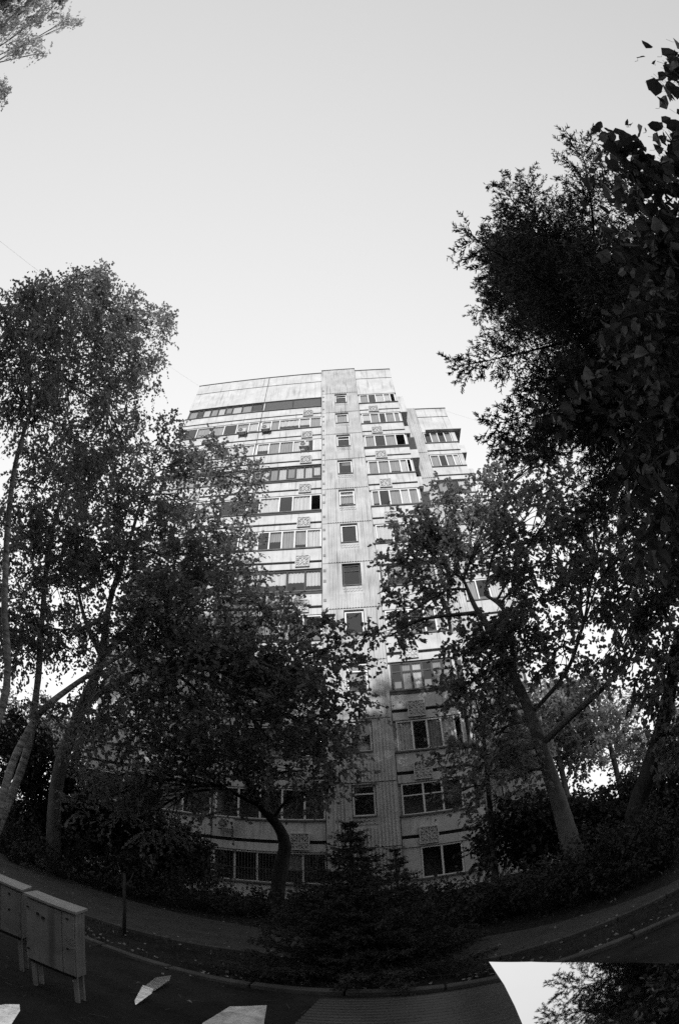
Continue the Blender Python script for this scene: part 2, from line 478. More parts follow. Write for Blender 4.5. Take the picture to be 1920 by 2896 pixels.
# windows of the loggias: left half, right half of the left wing, right bay
LW = {11: ('D', [.13, .2, .31, .41, .51, .6, .73, .86], 'mdlmlmlmd'), 10: ('W', [.05, .22, .4, .57, .73, .88], 'mdmmdmll'), 9: ('W', [.2, .42, .55, .7], 'ldldl'), 8: ('D', [.2, .4, .6, .8], 'lmlml'),
      7: ('W', [.25, .5, .75], 'ldld'), 6: ('W', [.2, .4, .6, .8], 'ldmld'), 5: ('D', [.25, .5, .75], 'dmdl'), 4: ('W', [.14, .3, .5, .62, .82], 'ldldml'), 3: ('W', [.2, .45, .7], 'dmdd'),
      2: ('W', [.3, .38, .46, .6, .75], 'dddmdd'), 1: ('W', [.33, .42, .6, .8], 'dddmd'), 0: ('D', [.3, .6], 'ddd')}
RW = {11: ('D', [.5], 'xx'), 10: ('W', [.17, .31, .64, .82], 'lmllm'), 9: ('W', [.19, .36, .57, .75, .88], 'lmmldss'), 8: ('D', [.13, .26, .38, .51, .63, .76, .88], 'mlmlmlll'), 7: ('W', [.17, .44, .62, .86], 'dldlo'),
      6: ('W', [.21, .35, .51, .67, .82], 'ldmmml'), 5: ('D', [.12, .28, .6, .81], 'lllll'), 4: ('W', [.3, .55, .64, .8], 'dmldd'), 3: ('D', [.25, .5, .75], 'dddd'), 2: ('W', [.2, .4, .62, .8], 'ddmdd'),
      1: ('W', [.22, .42, .62, .82], 'ddddd'), 0: ('W', [.2, .4, .6, .8], 'dddmd')}
BW = {11: ('W', [.24, .45, .68, .86], 'mdllo'), 10: ('W', [.22, .45, .62, .85], 'lmdmm'), 9: ('W', [.24, .5, .76], 'mdmo'), 8: ('W', [.23, .49, .74, .9], 'mmmlo'), 7: ('W', [.16, .38, .62, .8], 'mdmlm'),
      6: ('W', [.33, .6, .8], 'lmdm'), 5: ('D', [.14, .5, .76], 'smlm'), 4: ('W', [.2, .4, .66, .85], 'lddml'), 3: ('D', [.17, .33, .5, .66, .83], 'dmldmm'), 2: ('W', [.24, .46, .68, .88], 'ldmlo'),  # pale curtains on the lower floors stand in for sky reflections
      1: ('W', [.31, .58, .86], 'ddds'), 0: ('W', [.5], 'dd')}
for k in range(12):
    z = Z0 + FH * k
    for tab, a, b in ((LW, -10.9, -4.66), (RW, -4.48, -.04), (BW, 2.93, 5.70)):
        fr, cuts, tones = tab[k]
        fm = WHITEF if fr == 'W' else DARKF
        if k == 0 and tab is BW: a, b = 3.5, 5.1
        if tones[0] == 'x':       # loggia closed with dark mesh screens
            w = window(a, b, z, z + WH, .05, cuts, DARKF, 'oo', ft=.05)
            part('screen', MESHM, (a + .06, (a + b) / 2 - .04, .08, .09, z + .06, z + WH - .06), parent=w)
            part('screen', MESHM, ((a + b) / 2 + .04, b - .06, .08, .09, z + .06, z + WH - .06), parent=w)
        else:
            window(a, b, z, z + WH, .05 + (.0 if fr == 'W' else .05), cuts, fm, tones, mid=.68 if (k == 3 and tab is BW) else (.62 if k == 1 and tab is BW else None), ft=.06 if fr == 'W' else .075)
for (a, b, k) in ((-4.5, -.04, 7), (-4.5, -.04, 5), (2.82, 5.82, 3), (2.82, 5.82, 9), (-4.5, -.04, 8)):
    z = Z0 + FH * k
    part('dark_apron', DARKF, (a, b, -.035, -.004, z - .2, z - .06))
part('infill_panel', CONC, (2.82, 3.48, .05, .13, Z0 + .0, Z0 + WH))
part('infill_panel', CONC, (5.12, 5.82, .05, .13, Z0, Z0 + WH))
# bars in front of the ground floor windows
gr = MB()
for i in range(38):
    x = -4.5 + i * .12
    gr.box(x, x + .010, -.03, -.016, Z0 - .12, Z0 + WH)
for zz in (Z0 - .05, Z0 + .6, Z0 + 1.3): gr.box(-4.5, -.04, -.016, -.004, zz, zz + .025)
tag(gr.build('window_grille', ROOFM, BLD), kind='stuff')

# ribbed stair strip: one panel for each storey
def ribbed(x0, x1, k, yo, win=None, z0=None, z1=None, pil=0.32):
    za = Z0 + FH * k - FH + WH + .17 if z0 is None else z0
    zb = za + FH - .03 if z1 is None else z1
    b = MB(); wa, wb, wc, wd = win if win else (0, 0, 0, 0)
    if win:
        b.box(x0, wa, yo, yo + .2, za, zb); b.box(wb, x1, yo, yo + .2, za, zb)
        b.box(wa, wb, yo + .001, yo + .2, za, wc); b.box(wa, wb, yo + .001, yo + .2, wd, zb)
    else: b.box(x0, x1, yo, yo + .2, za, zb)
    x = x0 + pil; p = .135; i = 0
    while x < x1 - .1:
        w = .075
        spans = [(za + .04, zb - .02)]
        if win and x + w > wa - .06 and x < wb + .06: spans = [(za + .04, wc - .5), (wd + .1, zb - .02)]
        for (q0, q1) in spans:
            if q1 - q0 > .05:
                b.prism([(x, yo, q0), (x + w, yo, q0), (x + w * .78, yo - .036, q0), (x + w * .22, yo - .036, q0)][::-1], (0, 0, q1 - q0))
                # scalloped foot of the rib
                b.prism([(x - .012, yo, q0 - .045), (x + w + .012, yo, q0 - .045), (x + w * .8, yo - .06, q0 - .045), (x + w * .2, yo - .06, q0 - .045)][::-1], (0, 0, .044))
        x += p; i += 1
    return b.build('ribbed_panel', CONC_R, BLD)
for k in range(0, 13):
    z = Z0 + .1 + FH * k
    if k in (0, 12):
        ribbed(0.01, 2.78, k, -.14, z0=None if k else -1.0, z1=37.12 if k == 12 else (Z0 + WH + .14))
    else:
        pass
    if 1 <= k <= 11:
        ribbed(0.01, 2.78, k, -.14, (1.0, 1.95, z - .02, z + 1.36))
        window(1.03, 1.92, z, z + 1.34, .0, [], WHITEF if k not in (5,) else DARKF, 'ddmdddmddmd'[k - 1], mid=.72 if k % 2 else None, ft=.075, sillmat=ROOFM)
        sc = MB()
        for q in range(6):
            for row in range(2):
                xx = 1.0 + q * .16 + row * .04
                sc.tube([(xx + .06 + .055 * math.cos(t), -.15, z - .16 - row * .15 - .07 * math.sin(t)) for t in [R(v) for v in range(0, 181, 36)]], .02, 4)
        sc.build('scallop_relief', CONC_R, BLD)
# dark weather marks at the strip's left pilaster are small anchor plates
for k in range(0, 12):
    for dz in (.35, 1.0, 2.0):
        part('anchor_plate', CONC_D, (.06, .2, -.165, -.141, Z0 + FH * k + dz, Z0 + FH * k + dz + .16))
part('roof_edge', ROOFM, (-.02, 2.82, -.2, .3, 37.125, 37.18))
part('strip_side_wall', CONC_R, (0.012, .15, .062, 1.3, -.9, 37.0), (2.64, 2.77, .062, 1.3, -.9, 37.0))

# right bay: end balconies that turn the corner
for k in range(0, 12):
    z = Z0 + FH * k
    wd = .55 if k in (7, 9, 11) else .35
    part('corner_balcony', CONC, (5.86, 5.86 + wd, .35, 1.9, z - .95, z - .06), bevel=.012)
    if k in (11, 9, 7, 5, 3):
        part('balcony_box', DARKF if k != 11 else CONC, (5.87, 5.84 + wd, .38, 1.87, z - .055, z + WH), bevel=.01)
# left side balconies
for k in range(4, 12):
    z = Z0 + FH * k
    part('corner_balcony', CONC_D, (-11.55, -11.02, .5, 2.6, z - .95, z + (.0 if k != 10 else .7)), bevel=.012)

# lower rear wing on the right
def rear():
    y = 2.05; x0, x1, x2 = 6.42, 7.50, 10.1
    for k in range(0, 11):
        ribbed(x0, x1, k, y - .1, z0=Z0 + FH * k - 1.24 if k else -1.0, z1=Z0 + FH * k + 1.53 if k < 10 else 33.5, pil=.1)
    bay(x1 + .02, x2, 0, 10, y, None, (), 33.45)
    for k in range(0, 11):
        z = Z0 + FH * k
        window(x1 + .1, x2 - .35, z, z + WH, y + .05, [[.3, .55, .8], [.25, .5, .75], [.33, .66]][k % 3], DARKF if k in (8, 3) else WHITEF, ['mdml', 'dmdm', 'mdl'][k % 3], ft=.06)
        part('balcony_end', CONC, (x2 - .3, x2 + .02, y + .05, y + .2, z - .01, z + WH + .01))
        part('corner_balcony', CONC, (x2 + .04, x2 + .5, y + .3, y + 1.8, z - .95, z - .03), bevel=.012)
    part('loggia_side_wall', CONC, (x0, x0 + .14, y + .11, y + 1.25, -.9, 33.2), (x2 - .14, x2, y + .2, y + 1.25, -.9, 33.2))
    part('balcony_roof', CONC, (x1 + .3, x2 + .55, y - .25, y + 1.2, Z0 + FH * 10 + WH + .021, Z0 + FH * 10 + WH + .09))
    part('plinth', CONC_D, (x1 + .02, x2, y + .02, y + .2, -1.0, Z0 - 1.42))
rear()
# entrance canopy wall low on the right
part('entrance_wall', CONC, (5.9, 6.4, 1.2, 1.45, -.8, 2.6), bevel=.01)
part('roof_mast', DARKF, (5.2, 5.23, .6, .63, 36.7, 38.3), (5.05, 5.4, .6, .62, 37.9, 37.93), (5.05, 5.07, .6, .62, 37.6, 38.2))
part('roof_mast', DARKF, (9.2, 9.23, 3.6, 3.63, 33, 35.2))

# ------------------------------------------------------------------ air conditioners on the facade
def ac_unit(s, z, label):
    t = empty('air_conditioner', bpt(s, -.18, z), BROT)
    tag(t, label, 'air conditioner', 'outdoor cooling units on the tower'); t.scale = (.82, .82, .82)
    part('casing', ACW, (-.4, .4, -.3, .02, 0, .55), parent=t, bevel=.02)
    f = MB(); f.tube([(-.1, -.305, .28), (-.1, -.33, .28)], .21, 20)
    f.build('fan_opening', BLACKM, t)
    g = MB()
    for rr in (.07, .13, .2):
        g.tube([(-.1 + rr * math.cos(R(a)), -.34, .28 + rr * math.sin(R(a))) for a in range(0, 361, 24)], .008, 4)
    for a in range(0, 180, 45): g.tube([(-.1 + .2 * math.cos(R(a)), -.34, .28 + .2 * math.sin(R(a))), (-.1 - .2 * math.cos(R(a)), -.34, .28 - .2 * math.sin(R(a)))], .007, 4)
    g.build('fan_grille', ACW, t)
    for x in (-.3, .3):
        b = MB(); b.box(x - .02, x + .02, -.3, .17, -.04, 0); b.box(x - .02, x + .02, .13, .17, -.3, -.04)
        b.build('bracket', ROOFM, t)
ac_unit(-5.75, Z0 + FH * 10 - .35, 'white air conditioner left of the panel joint under the eleventh-floor windows')
ac_unit(-4.0, Z0 + FH * 10 - .25, 'white air conditioner right of the panel joint under the eleventh-floor windows')
ac_unit(-1.15, Z0 + FH * 9 + .1, 'white air conditioner beside the slatted shutter on the tenth floor')
ac_unit(4.9, Z0 + FH * 6 - .15, 'white air conditioner on the right bay half hidden by the right tree')
ac_unit(-3.9, Z0 + FH * 1 - .55, 'grey air conditioner low on the facade behind the bent tree')

# ------------------------------------------------------------------ vegetation
def unit(v): return v / (np.linalg.norm(v, axis=-1, keepdims=True) + 1e-9)

def leaves_mesh(name, pos, dirs, size, ma, fold=0.3, wid=0.78, jit=0.3):
    """one folded four-triangle leaf at each position"""
    n = len(pos)
    d = unit(dirs + RNG.normal(0, .35, (n, 3)))
    up = unit(RNG.normal(0, 1, (n, 3)) * .75 + np.array([0, 0, .8]))
    side = unit(np.cross(d, up)); nor = unit(np.cross(side, d))
    L = (size * (1 + RNG.uniform(-jit, jit, n)))[:, None]
    Wd = L * wid * .5
    droop = RNG.uniform(-.1, .35, (n, 1)) * L
    base = pos
    tip = pos + d * L - np.array([0, 0, 1]) * droop
    f = nor * Wd * fold
    l1 = pos + d * L * .28 + side * Wd + f; l2 = pos + d * L * .68 + side * Wd * .75 + f - np.array([0, 0, 1]) * droop * .5
    r1 = pos + d * L * .28 - side * Wd + f; r2 = pos + d * L * .68 - side * Wd * .75 + f - np.array([0, 0, 1]) * droop * .5
    V = np.stack([base, l1, l2, tip, r2, r1], 1).reshape(-1, 3)
    i = (np.arange(n) * 6)[:, None]
    Q = np.concatenate([i + np.array([[0, 1, 2, 3]]), i + np.array([[0, 3, 4, 5]])], 0)
    return fast_mesh(name, V, Q, ma)

def ellipsoid_pts(c, r, n, shell=0.55):
    d = unit(RNG.normal(0, 1, (n, 3)))
    rad = RNG.uniform(shell ** 3, 1, (n, 1)) ** (1 / 3)
    rad = rad * (1 + RNG.normal(0, .10, (n, 1)))
    return np.array(c) + d * rad * np.array(r)

def near_on(path, p, zmax):
    best = None
    for i, q in enumerate(path):
        if i < len(path) * .25 or q.z > zmax: continue
        d = (q - p).length
        if best is None or d < best[0]: best = (d, i)
    return best[1] if best else len(path) // 2

def broad_tree(name, label, cat, trunk, trad, lobes, bark, leaf, size=.10, shoots=5, per=7, slen=.55, group=None, limb_r=.09, droop=.15, extra=(), dens=1.0):
    """trunk: control points; lobes: (centre, radii, clusters). parts: trunk, limb(s), twigs, crown"""
    path = catmull(trunk, 6)
    base = Vector(trunk[0])
    t = empty(name, base); tag(t, label, cat, group)
    n = len(path)
    rad = [np.interp(i / (n - 1), np.linspace(0, 1, len(trad)), trad) * random.uniform(.95, 1.05) for i in range(n)]
    rel = lambda P: [Vector(p) - base for p in P]
    MB().tube(rel(path), rad, 10).build('trunk', bark, t, smooth=True)
    tw = MB(); LP, LD = [], []
    for pts, rr in extra:
        pp = catmull(pts, 5)
        MB().tube(rel(pp), list(np.linspace(rr[0], rr[1], len(pp))), 8).build('limb', bark, t, smooth=True)
    for (c, r, nc) in lobes:
        c = Vector(c); nc = max(2, int(nc * dens))
        cand = [(path, rad)] + [(catmull(p, 5), list(np.linspace(q[0], q[1], len(catmull(p, 5))))) for p, q in extra]
        bestp, bi, bd = None, 0, 1e9
        for P, RR in cand:
            i = near_on(P, c, c.z + .3)
            d = (P[i] - c).length
            if d < bd: bestp, bi, bd, br = P, i, d, RR[i]
        a = bestp[bi]
        mid = a.lerp(c, .5) + Vector((random.uniform(-.1, .1), random.uniform(-.1, .1), .12)) * bd
        lp = catmull([a, mid, c], 6)
        r0 = min(br * .8, limb_r * (.5 + .18 * bd))
        MB().tube(rel(lp), list(np.linspace(r0, .025, len(lp))), 6).build('limb', bark, t, smooth=True)
        cl = ellipsoid_pts(c, r, nc)
        for p in cl:
            s = lp[random.randint(len(lp) // 3, len(lp) - 1)]
            pv = Vector(p)
            md = s.lerp(pv, .5) + Vector((random.uniform(-.2, .2), random.uniform(-.2, .2), random.uniform(0, .25))) * ((pv - s).length * .4)
            tw.tube(rel([s, md, pv]), [.022, .014, .006], 3, cap=False)
        k = nc * shoots
        cc = np.repeat(cl, shoots, 0) + RNG.normal(0, .12, (k, 3))
        outw = unit(cc - np.array(c)) * .6
        sd = unit(RNG.normal(0, 1, (k, 3)) + outw + np.array([0, 0, .15]))
        ln = slen * RNG.uniform(.5, 1.25, (k, 1))
        for j in range(per):
            f = (j + .5 + RNG.uniform(-.3, .3, (k, 1))) / per
            LP.append(cc + sd * ln * f - np.array([0, 0, 1]) * droop * f * f * ln * 2)
            LD.append(sd + RNG.normal(0, .7, (k, 3)) + np.array([0, 0, -.35]))
    if tw.v: tag(tw.build('twigs', bark, t), kind='stuff')
    LP = np.concatenate(LP) - np.array(base); LD = np.concatenate(LD)
    o = link_mesh('crown', leaves_mesh('crown', LP, LD, size, leaf), None, t)
    return t

def L(px, py, d, r, n):   # a crown lobe seen at a photo pixel, r in metres
    if not hasattr(r, '__len__'): r = (r, r, r * .85)
    return (tuple(at(px, py, d)), r, n)

# --- big broadleaf tree on the left, in front of the facade
T1 = [Vector((-8.1, 11.6, -.1)), at(165, 2200, 13.9), at(232, 2000, 13.7), at(286, 1870, 13.4), at(312, 1700, 13.0), at(370, 1520, 12.6), at(420, 1350, 12.4)]
broad_tree('broadleaf_tree', 'tall leaning broadleaf tree with forked grey trunk left of the tower', 'tree', T1, [.25, .21, .175, .145, .10, .07, .03],
    [L(440, 1270, 12.5, 1.5, 60), L(560, 1310, 12.3, 1.5, 60), L(680, 1350, 12.2, 1.1, 36), L(420, 1420, 12.4, 1.7, 70), L(570, 1450, 12.2, 1.6, 64), L(650, 1560, 12.0, 1.1, 36),
     L(460, 1570, 12.2, 1.7, 70), L(600, 1640, 11.8, 1.3, 44), L(330, 1600, 12.6, 1.2, 40), L(470, 1720, 11.8, 1.5, 56), L(640, 1770, 11.5, 1.5, 56), L(780, 1830, 11.3, 1.3, 44),
     L(860, 1800, 11.2, .9, 22), L(920, 1920, 11.2, 1.0, 30), L(960, 1830, 11.3, .6, 10), L(720, 1940, 11.3, 1.4, 56), L(850, 2010, 11.3, 1.2, 44), L(540, 1900, 11.6, 1.5, 56), L(400, 1900, 12.0, 1.1, 34),
     L(620, 2040, 11.5, 1.2, 40), L(760, 2090, 11.4, 1.0, 32), L(480, 2030, 11.8, 1.0, 26), L(760, 1720, 11.6, .8, 14), L(990, 1980, 11.3, .6, 10), L(930, 2080, 11.3, .8, 20), L(950, 2180, 11.3, .6, 12), L(300, 1420, 12.6, 1.2, 40), L(250, 1560, 12.8, 1.1, 34), L(380, 1800, 12.3, 1.0, 26), L(330, 2050, 12.4, 1.0, 30), L(560, 1780, 11.7, 1.2, 40), L(680, 1850, 11.4, 1.2, 40), L(420, 2100, 12.2, 1.0, 26), L(540, 1600, 12.0, 1.0, 30)],
    BARK_L, LEAF_A, size=.12, shoots=8, per=10, slen=.74, limb_r=.075, dens=.40,
    extra=[([at(290, 1860, 13.4), at(262, 1800, 13.3), at(238, 1740, 13.2), at(215, 1640, 13.0)], (.11, .05)), ([at(300, 1850, 13.4), at(350, 1790, 12.9), at(410, 1735, 12.4), at(520, 1700, 11.9)], (.11, .04)),
           ([at(232, 2000, 13.7), at(330, 1930, 12.8), at(450, 1880, 12.0), at(620, 1880, 11.5), at(800, 1930, 11.3)], (.11, .04))])

# --- birches at the left edge
BT1 = [Vector((-8.0, 7.0, -.1)), at(8, 2000, 10.4), at(14, 1700, 10.2), at(22, 1500, 10.0), at(50, 1290, 9.7), at(110, 1120, 9.4), at(190, 1000, 9.0), at(250, 860, 8.6)]
broad_tree('birch_tree', 'tall birch with white trunk rising at the left edge', 'birch', BT1, [.105, .095, .085, .078, .066, .05, .033, .015],
    [L(250, 830, 8.8, .9, 40), L(330, 880, 8.9, 1.0, 46), L(410, 930, 9.3, 1.0, 40), L(180, 880, 8.6, 1.1, 50), L(90, 900, 8.4, 1.0, 44), L(20, 960, 8.4, .9, 36), L(260, 960, 9.0, 1.2, 56), L(340, 1030, 9.4, 1.1, 50),
     L(420, 1060, 9.7, .8, 24), L(130, 1020, 8.9, 1.1, 46), L(40, 1090, 9.0, 1.0, 40), L(220, 1110, 9.4, 1.2, 50), L(330, 1160, 9.8, 1.0, 36), L(100, 1200, 9.5, 1.0, 36), L(230, 1260, 9.9, 1.1, 44), L(110, 1380, 10, 1.0, 30), L(360, 1280, 10.3, .8, 24),
     L(470, 900, 9.4, .5, 12), L(300, 800, 8.8, .5, 14)],
    BIRCHB, LEAF_B, size=.09, shoots=9, per=10, slen=.55, limb_r=.045, droop=.5, dens=.7)
BT2 = [Vector((-8.6, 9.2, -.1)), at(70, 2150, 12.4), at(105, 1950, 12.2), at(118, 1780, 12.0), at(150, 1500, 11.6), at(190, 1380, 11.4), at(250, 1270, 11.2)]
broad_tree('birch_tree', 'second birch, thinner, standing between the edge birch and the forked tree', 'birch', BT2, [.12, .105, .095, .085, .07, .05, .02],
    [L(250, 1330, 11.3, 1.1, 40), L(180, 1480, 11.6, 1.2, 46), L(70, 1520, 11.4, 1.1, 40), L(260, 1540, 11.9, 1.0, 34), L(60, 1680, 11.8, 1.1, 40), L(180, 1660, 12.0, 1.0, 34), L(90, 1830, 12.0, 1.0, 34), L(200, 1800, 12.2, .9, 24), L(10, 1800, 11.5, .9, 24)],
    BIRCHB, LEAF_B, size=.095, shoots=9, per=10, slen=.5, limb_r=.045, droop=.4, dens=.7)
BT3 = [Vector((-7.7, 8.3, -.1)), at(30, 2180, 11.3), at(75, 2080, 11.3), at(120, 2010, 11.3), at(200, 1945, 11.3), at(290, 1885, 11.2), at(400, 1820, 11.1), at(480, 1740, 11.0)]
broad_tree('birch_tree', 'leaning birch with patchy white bark crossing the forked trunk', 'birch', BT3, [.10, .095, .088, .082, .07, .058, .04, .02],
    [L(480, 1690, 11.0, 1.0, 26), L(350, 1750, 11.0, .8, 16), L(300, 1960, 11.3, .8, 18), L(180, 2060, 11.2, .7, 14)],
    BIRCHB, LEAF_B, size=.095, shoots=9, per=10, slen=.5, limb_r=.045, droop=.4, dens=.7)

# --- bent dark tree before the ground floor
T3 = [gnd(790, 2570, 0) * 1.0, at(795, 2450, 13.0), at(806, 2390, 12.9), at(785, 2335, 12.8), at(738, 2280, 12.7), at(705, 2220, 12.5), at(668, 2150, 12.4), at(655, 2090, 12.3)]
T3[0] = Vector((at(775, 2560, 13.1).x, at(775, 2560, 13.1).y, -.1))
broad_tree('bent_tree', 'dark tree with kinked trunk in front of the barred ground-floor windows', 'tree', T3, [.21, .19, .17, .14, .12, .10, .07, .04],
    [L(660, 2080, 12.2, .9, 26), L(560, 2120, 12.0, 1.0, 26), L(760, 2170, 12.1, .9, 24), L(470, 2150, 12.2, 1.0, 24), L(850, 2180, 12.2, .7, 16), L(480, 2240, 12.4, 1.0, 50), L(600, 2240, 12.4, .9, 40), L(370, 2210, 12.6, 1.0, 50), L(290, 2260, 12.8, .9, 40), L(700, 2140, 12.3, .9, 40), L(420, 2310, 12.8, .8, 36), L(900, 2230, 12.3, .5, 20)],
    BARK, LEAF_A, size=.11, shoots=6, per=8, slen=.6, limb_r=.06, dens=.32,
    extra=[([at(735, 2280, 12.7), at(640, 2230, 12.4), at(560, 2170, 12.2)], (.06, .03))])

# --- right broadleaf tree
T4 = [Vector((4.95, 9.9, -.1)), at(1618, 2400, 11), at(1580, 2270, 11), at(1535, 2130, 11), at(1500, 2020, 11), at(1455, 1920, 10.9), at(1390, 1790, 10.8), at(1345, 1720, 10.7), at(1310, 1640, 10.7)]
broad_tree('broadleaf_tree', 'broadleaf tree with pale curved trunk in front of the right bay', 'tree', T4, [.26, .23, .2, .17, .14, .12, .10, .07, .04],
    [L(1180, 1500, 10.8, .9, 30), L(1260, 1460, 10.6, 1.1, 44), L(1350, 1400, 10.4, 1.1, 42), L(1450, 1340, 10.2, 1.0, 34), L(1520, 1300, 10.0, .7, 16), L(1250, 1600, 10.8, 1.1, 46), L(1150, 1580, 10.8, .6, 14), L(1360, 1530, 10.4, 1.2, 50),
     L(1480, 1470, 10.0, 1.2, 46), L(1600, 1420, 9.7, 1.0, 34), L(1700, 1520, 9.6, 1.1, 40), L(1580, 1580, 10.0, 1.2, 46), L(1180, 1720, 10.8, .8, 28), L(1100, 1800, 10.8, .6, 16), L(1480, 1660, 10.4, 1.2, 44),
     L(1640, 1700, 10.0, 1.1, 40), L(1760, 1660, 9.6, 1.0, 34), L(1420, 1940, 10.8, .8, 22), L(1400, 2080, 10.8, .9, 24), L(1580, 1830, 10.4, .9, 26), L(1750, 1800, 9.8, .9, 26), L(1850, 1500, 9.2, .9, 26), L(1860, 1750, 9.4, 1.0, 26), L(1340, 2180, 11.0, .8, 20), L(1460, 2200, 11.0, .8, 18), L(1330, 1800, 10.9, .8, 34), L(1410, 1850, 10.9, .8, 34), L(1330, 1930, 11, .7, 26), L(1470, 1780, 10.8, .8, 30)],
    BARK_L, LEAF_A, size=.115, shoots=8, per=9, slen=.55, limb_r=.07, dens=.44,
    extra=[([at(1525, 2110, 11), at(1610, 2030, 10.8), at(1700, 1950, 10.5), at(1775, 1870, 10.2)], (.10, .05)), ([at(1455, 1920, 10.9), at(1440, 1790, 10.6), at(1420, 1720, 10.5), at(1370, 1680, 10.5)], (.07, .04)),
           ([at(1500, 2020, 11), at(1600, 1900, 10.6), at(1650, 1760, 10.2)], (.06, .04))])

# --- slender tree before the right bay
T5 = [Vector((at(1395, 2450, 12.2).x, at(1395, 2450, 12.2).y, -.1)), at(1390, 2350, 12.2), at(1378, 2200, 12.2), at(1366, 2080, 12.2), at(1345, 1980, 12.2)]
broad_tree('slender_tree', 'slender nearly bare young tree close to the right bay', 'tree', T5, [.09, .08, .06, .045, .02],
    [L(1340, 2060, 12.1, .9, 14), L(1270, 2130, 12.1, .8, 10), L(1440, 2120, 12.1, .8, 12), L(1300, 2240, 12.1, .7, 8), L(1420, 2260, 12.1, .8, 14)],
    BARK, LEAF_A, size=.09, shoots=3, per=4, slen=.5, limb_r=.03)
# --- dark trunk at the right edge
T6 = [Vector((5.9, 8.2, -.1)), at(1795, 2330, 9.8), at(1835, 2180, 9.7), at(1885, 2000, 9.5), at(1915, 1800, 9.4)]
broad_tree('broadleaf_tree', 'dark trunked tree at the right edge behind the path', 'tree', T6, [.24, .22, .2, .17, .1],
    [L(1890, 1880, 9.3, .8, 20), L(1900, 2080, 9.4, .5, 10), L(1850, 1640, 9.2, .8, 18)], BARK, LEAF_A, size=.12, shoots=8, per=9, limb_r=.06)

# --- conifers: shoots carrying needle blades
def needles(pos, dirs, length, nb, nl, nw):
    """pos, dirs: shoot base and direction (k,3); length (k,) -> verts, quads of thin needle blades"""
    k = len(pos)
    d = unit(dirs)
    ref = unit(RNG.normal(0, 1, (k, 3))); a = unit(np.cross(d, ref)); b = np.cross(d, a)
    f = (np.arange(nb)[None, :] + RNG.uniform(0, 1, (k, nb))) / nb
    w = RNG.uniform(0, 2 * np.pi, (k, nb))
    out = a[:, None] * np.cos(w)[..., None] + b[:, None] * np.sin(w)[..., None]
    P = pos[:, None] + d[:, None] * (f * length[:, None])[..., None]
    nd = unit(out * .8 + d[:, None] * .75)
    T = P + nd * (nl * RNG.uniform(.7, 1.2, (k, nb)))[..., None]
    s = unit(np.cross(nd, unit(RNG.normal(0, 1, (k, nb, 3))))) * nw
    V = np.stack([P - s, P + s, T + s * .5, T - s * .5], 2).reshape(-1, 3)
    Q = np.arange(len(V)).reshape(-1, 4)
    return V, Q

def conifer(name, label, base, height, rad_at, nbr, zlo, shoot, bark, trunk_r, droop, sub, nb, nl, nw, cat='conifer', tiers=None, lean=(0, 0), up_tip=.25, group=None, seed=3, vary=.2, needle=None, long_p=0.0):
    rnd = random.Random(seed)
    base = Vector(base)
    t = empty(name, base); tag(t, label, cat, group)
    tp = [Vector((lean[0] * f * f, lean[1] * f * f, height * f)) for f in np.linspace(0, 1, 9)]
    MB().tube(tp, list(np.linspace(trunk_r, .012, 9)), 8).build('trunk', bark, t, smooth=True)
    br = MB(); SP, SD, SL = [], [], []
    for i in range(nbr):
        f = zlo + (1 - zlo) * ((i + rnd.random()) / nbr)
        az = i * 2.399963 + rnd.uniform(-.5, .5)
        if tiers: f = min(.985, zlo + (math.floor((f - zlo) * tiers) + rnd.uniform(.12, .88)) / tiers * 1.0)
        ln = rad_at(f) * rnd.uniform(1 - vary * 1.5, 1 + vary * .8)
        if rnd.random() < long_p and f > .42: ln *= 1.2
        o = Vector((lean[0] * f * f, lean[1] * f * f, height * f))
        h = Vector((math.cos(az), math.sin(az), 0))
        pts = []
        for q in np.linspace(0, 1, 7):
            pts.append(o + h * (ln * q) + Vector((0, 0, ln * (-droop * q + up_tip * q * q))))
        br.tube(pts, list(np.linspace(max(.01, ln * .013), .003, 7)), 4, cap=False)
        sd = h.cross(Vector((0, 0, 1)))
        ns = max(3, int(ln / sub))
        for j in range(ns):
            q = .12 + .88 * (j + rnd.random()) / ns
            p = o + h * (ln * q) + Vector((0, 0, ln * (-droop * q + up_tip * q * q)))
            for sg in (-1, 1):
                l2 = shoot * (1.15 - q * .75) * rnd.uniform(.6, 1.3) * (ln ** .5)
                dr = (h * rnd.uniform(.35, .8) + sd * sg * rnd.uniform(.5, 1.0) + Vector((0, 0, rnd.uniform(-.35, .25)))).normalized()
                if rnd.random() < .18: dr = (h * .4 + Vector((rnd.uniform(-.5, .5), rnd.uniform(-.5, .5), rnd.uniform(-.9, .6)))).normalized()
                e = p + dr * l2
                br.tube([p, e], [.004, .002], 3, cap=False)
                SP.append(p); SD.append(dr); SL.append(l2)
                # side shoots of the second order
                n3 = int(l2 / (sub * 1.1))
                for m_ in range(n3):
                    g = (m_ + .6) / (n3 + .2)
                    pp = p + dr * (l2 * g)
                    dd = (dr * .8 + Vector((rnd.uniform(-1, 1), rnd.uniform(-1, 1), rnd.uniform(-.6, .6)))).normalized()
                    SP.append(pp); SD.append(dd); SL.append(l2 * .35 * (1.2 - g * .6))
        tipd = (pts[-1] - pts[-2]).normalized()
        SP.append(pts[-2]); SD.append(tipd); SL.append(shoot * .5)
    SP.append(Vector((lean[0], lean[1], height * .97))); SD.append(Vector((0, 0, 1))); SL.append(height * .05)
    br.build('branches', bark, t)
    V, Q = needles(np.array([tuple(v) for v in SP]), np.array([tuple(v) for v in SD]), np.array(SL), nb, nl, nw)
    link_mesh('crown', fast_mesh('crown', V, Q, needle or NEED), None, t)
    return t

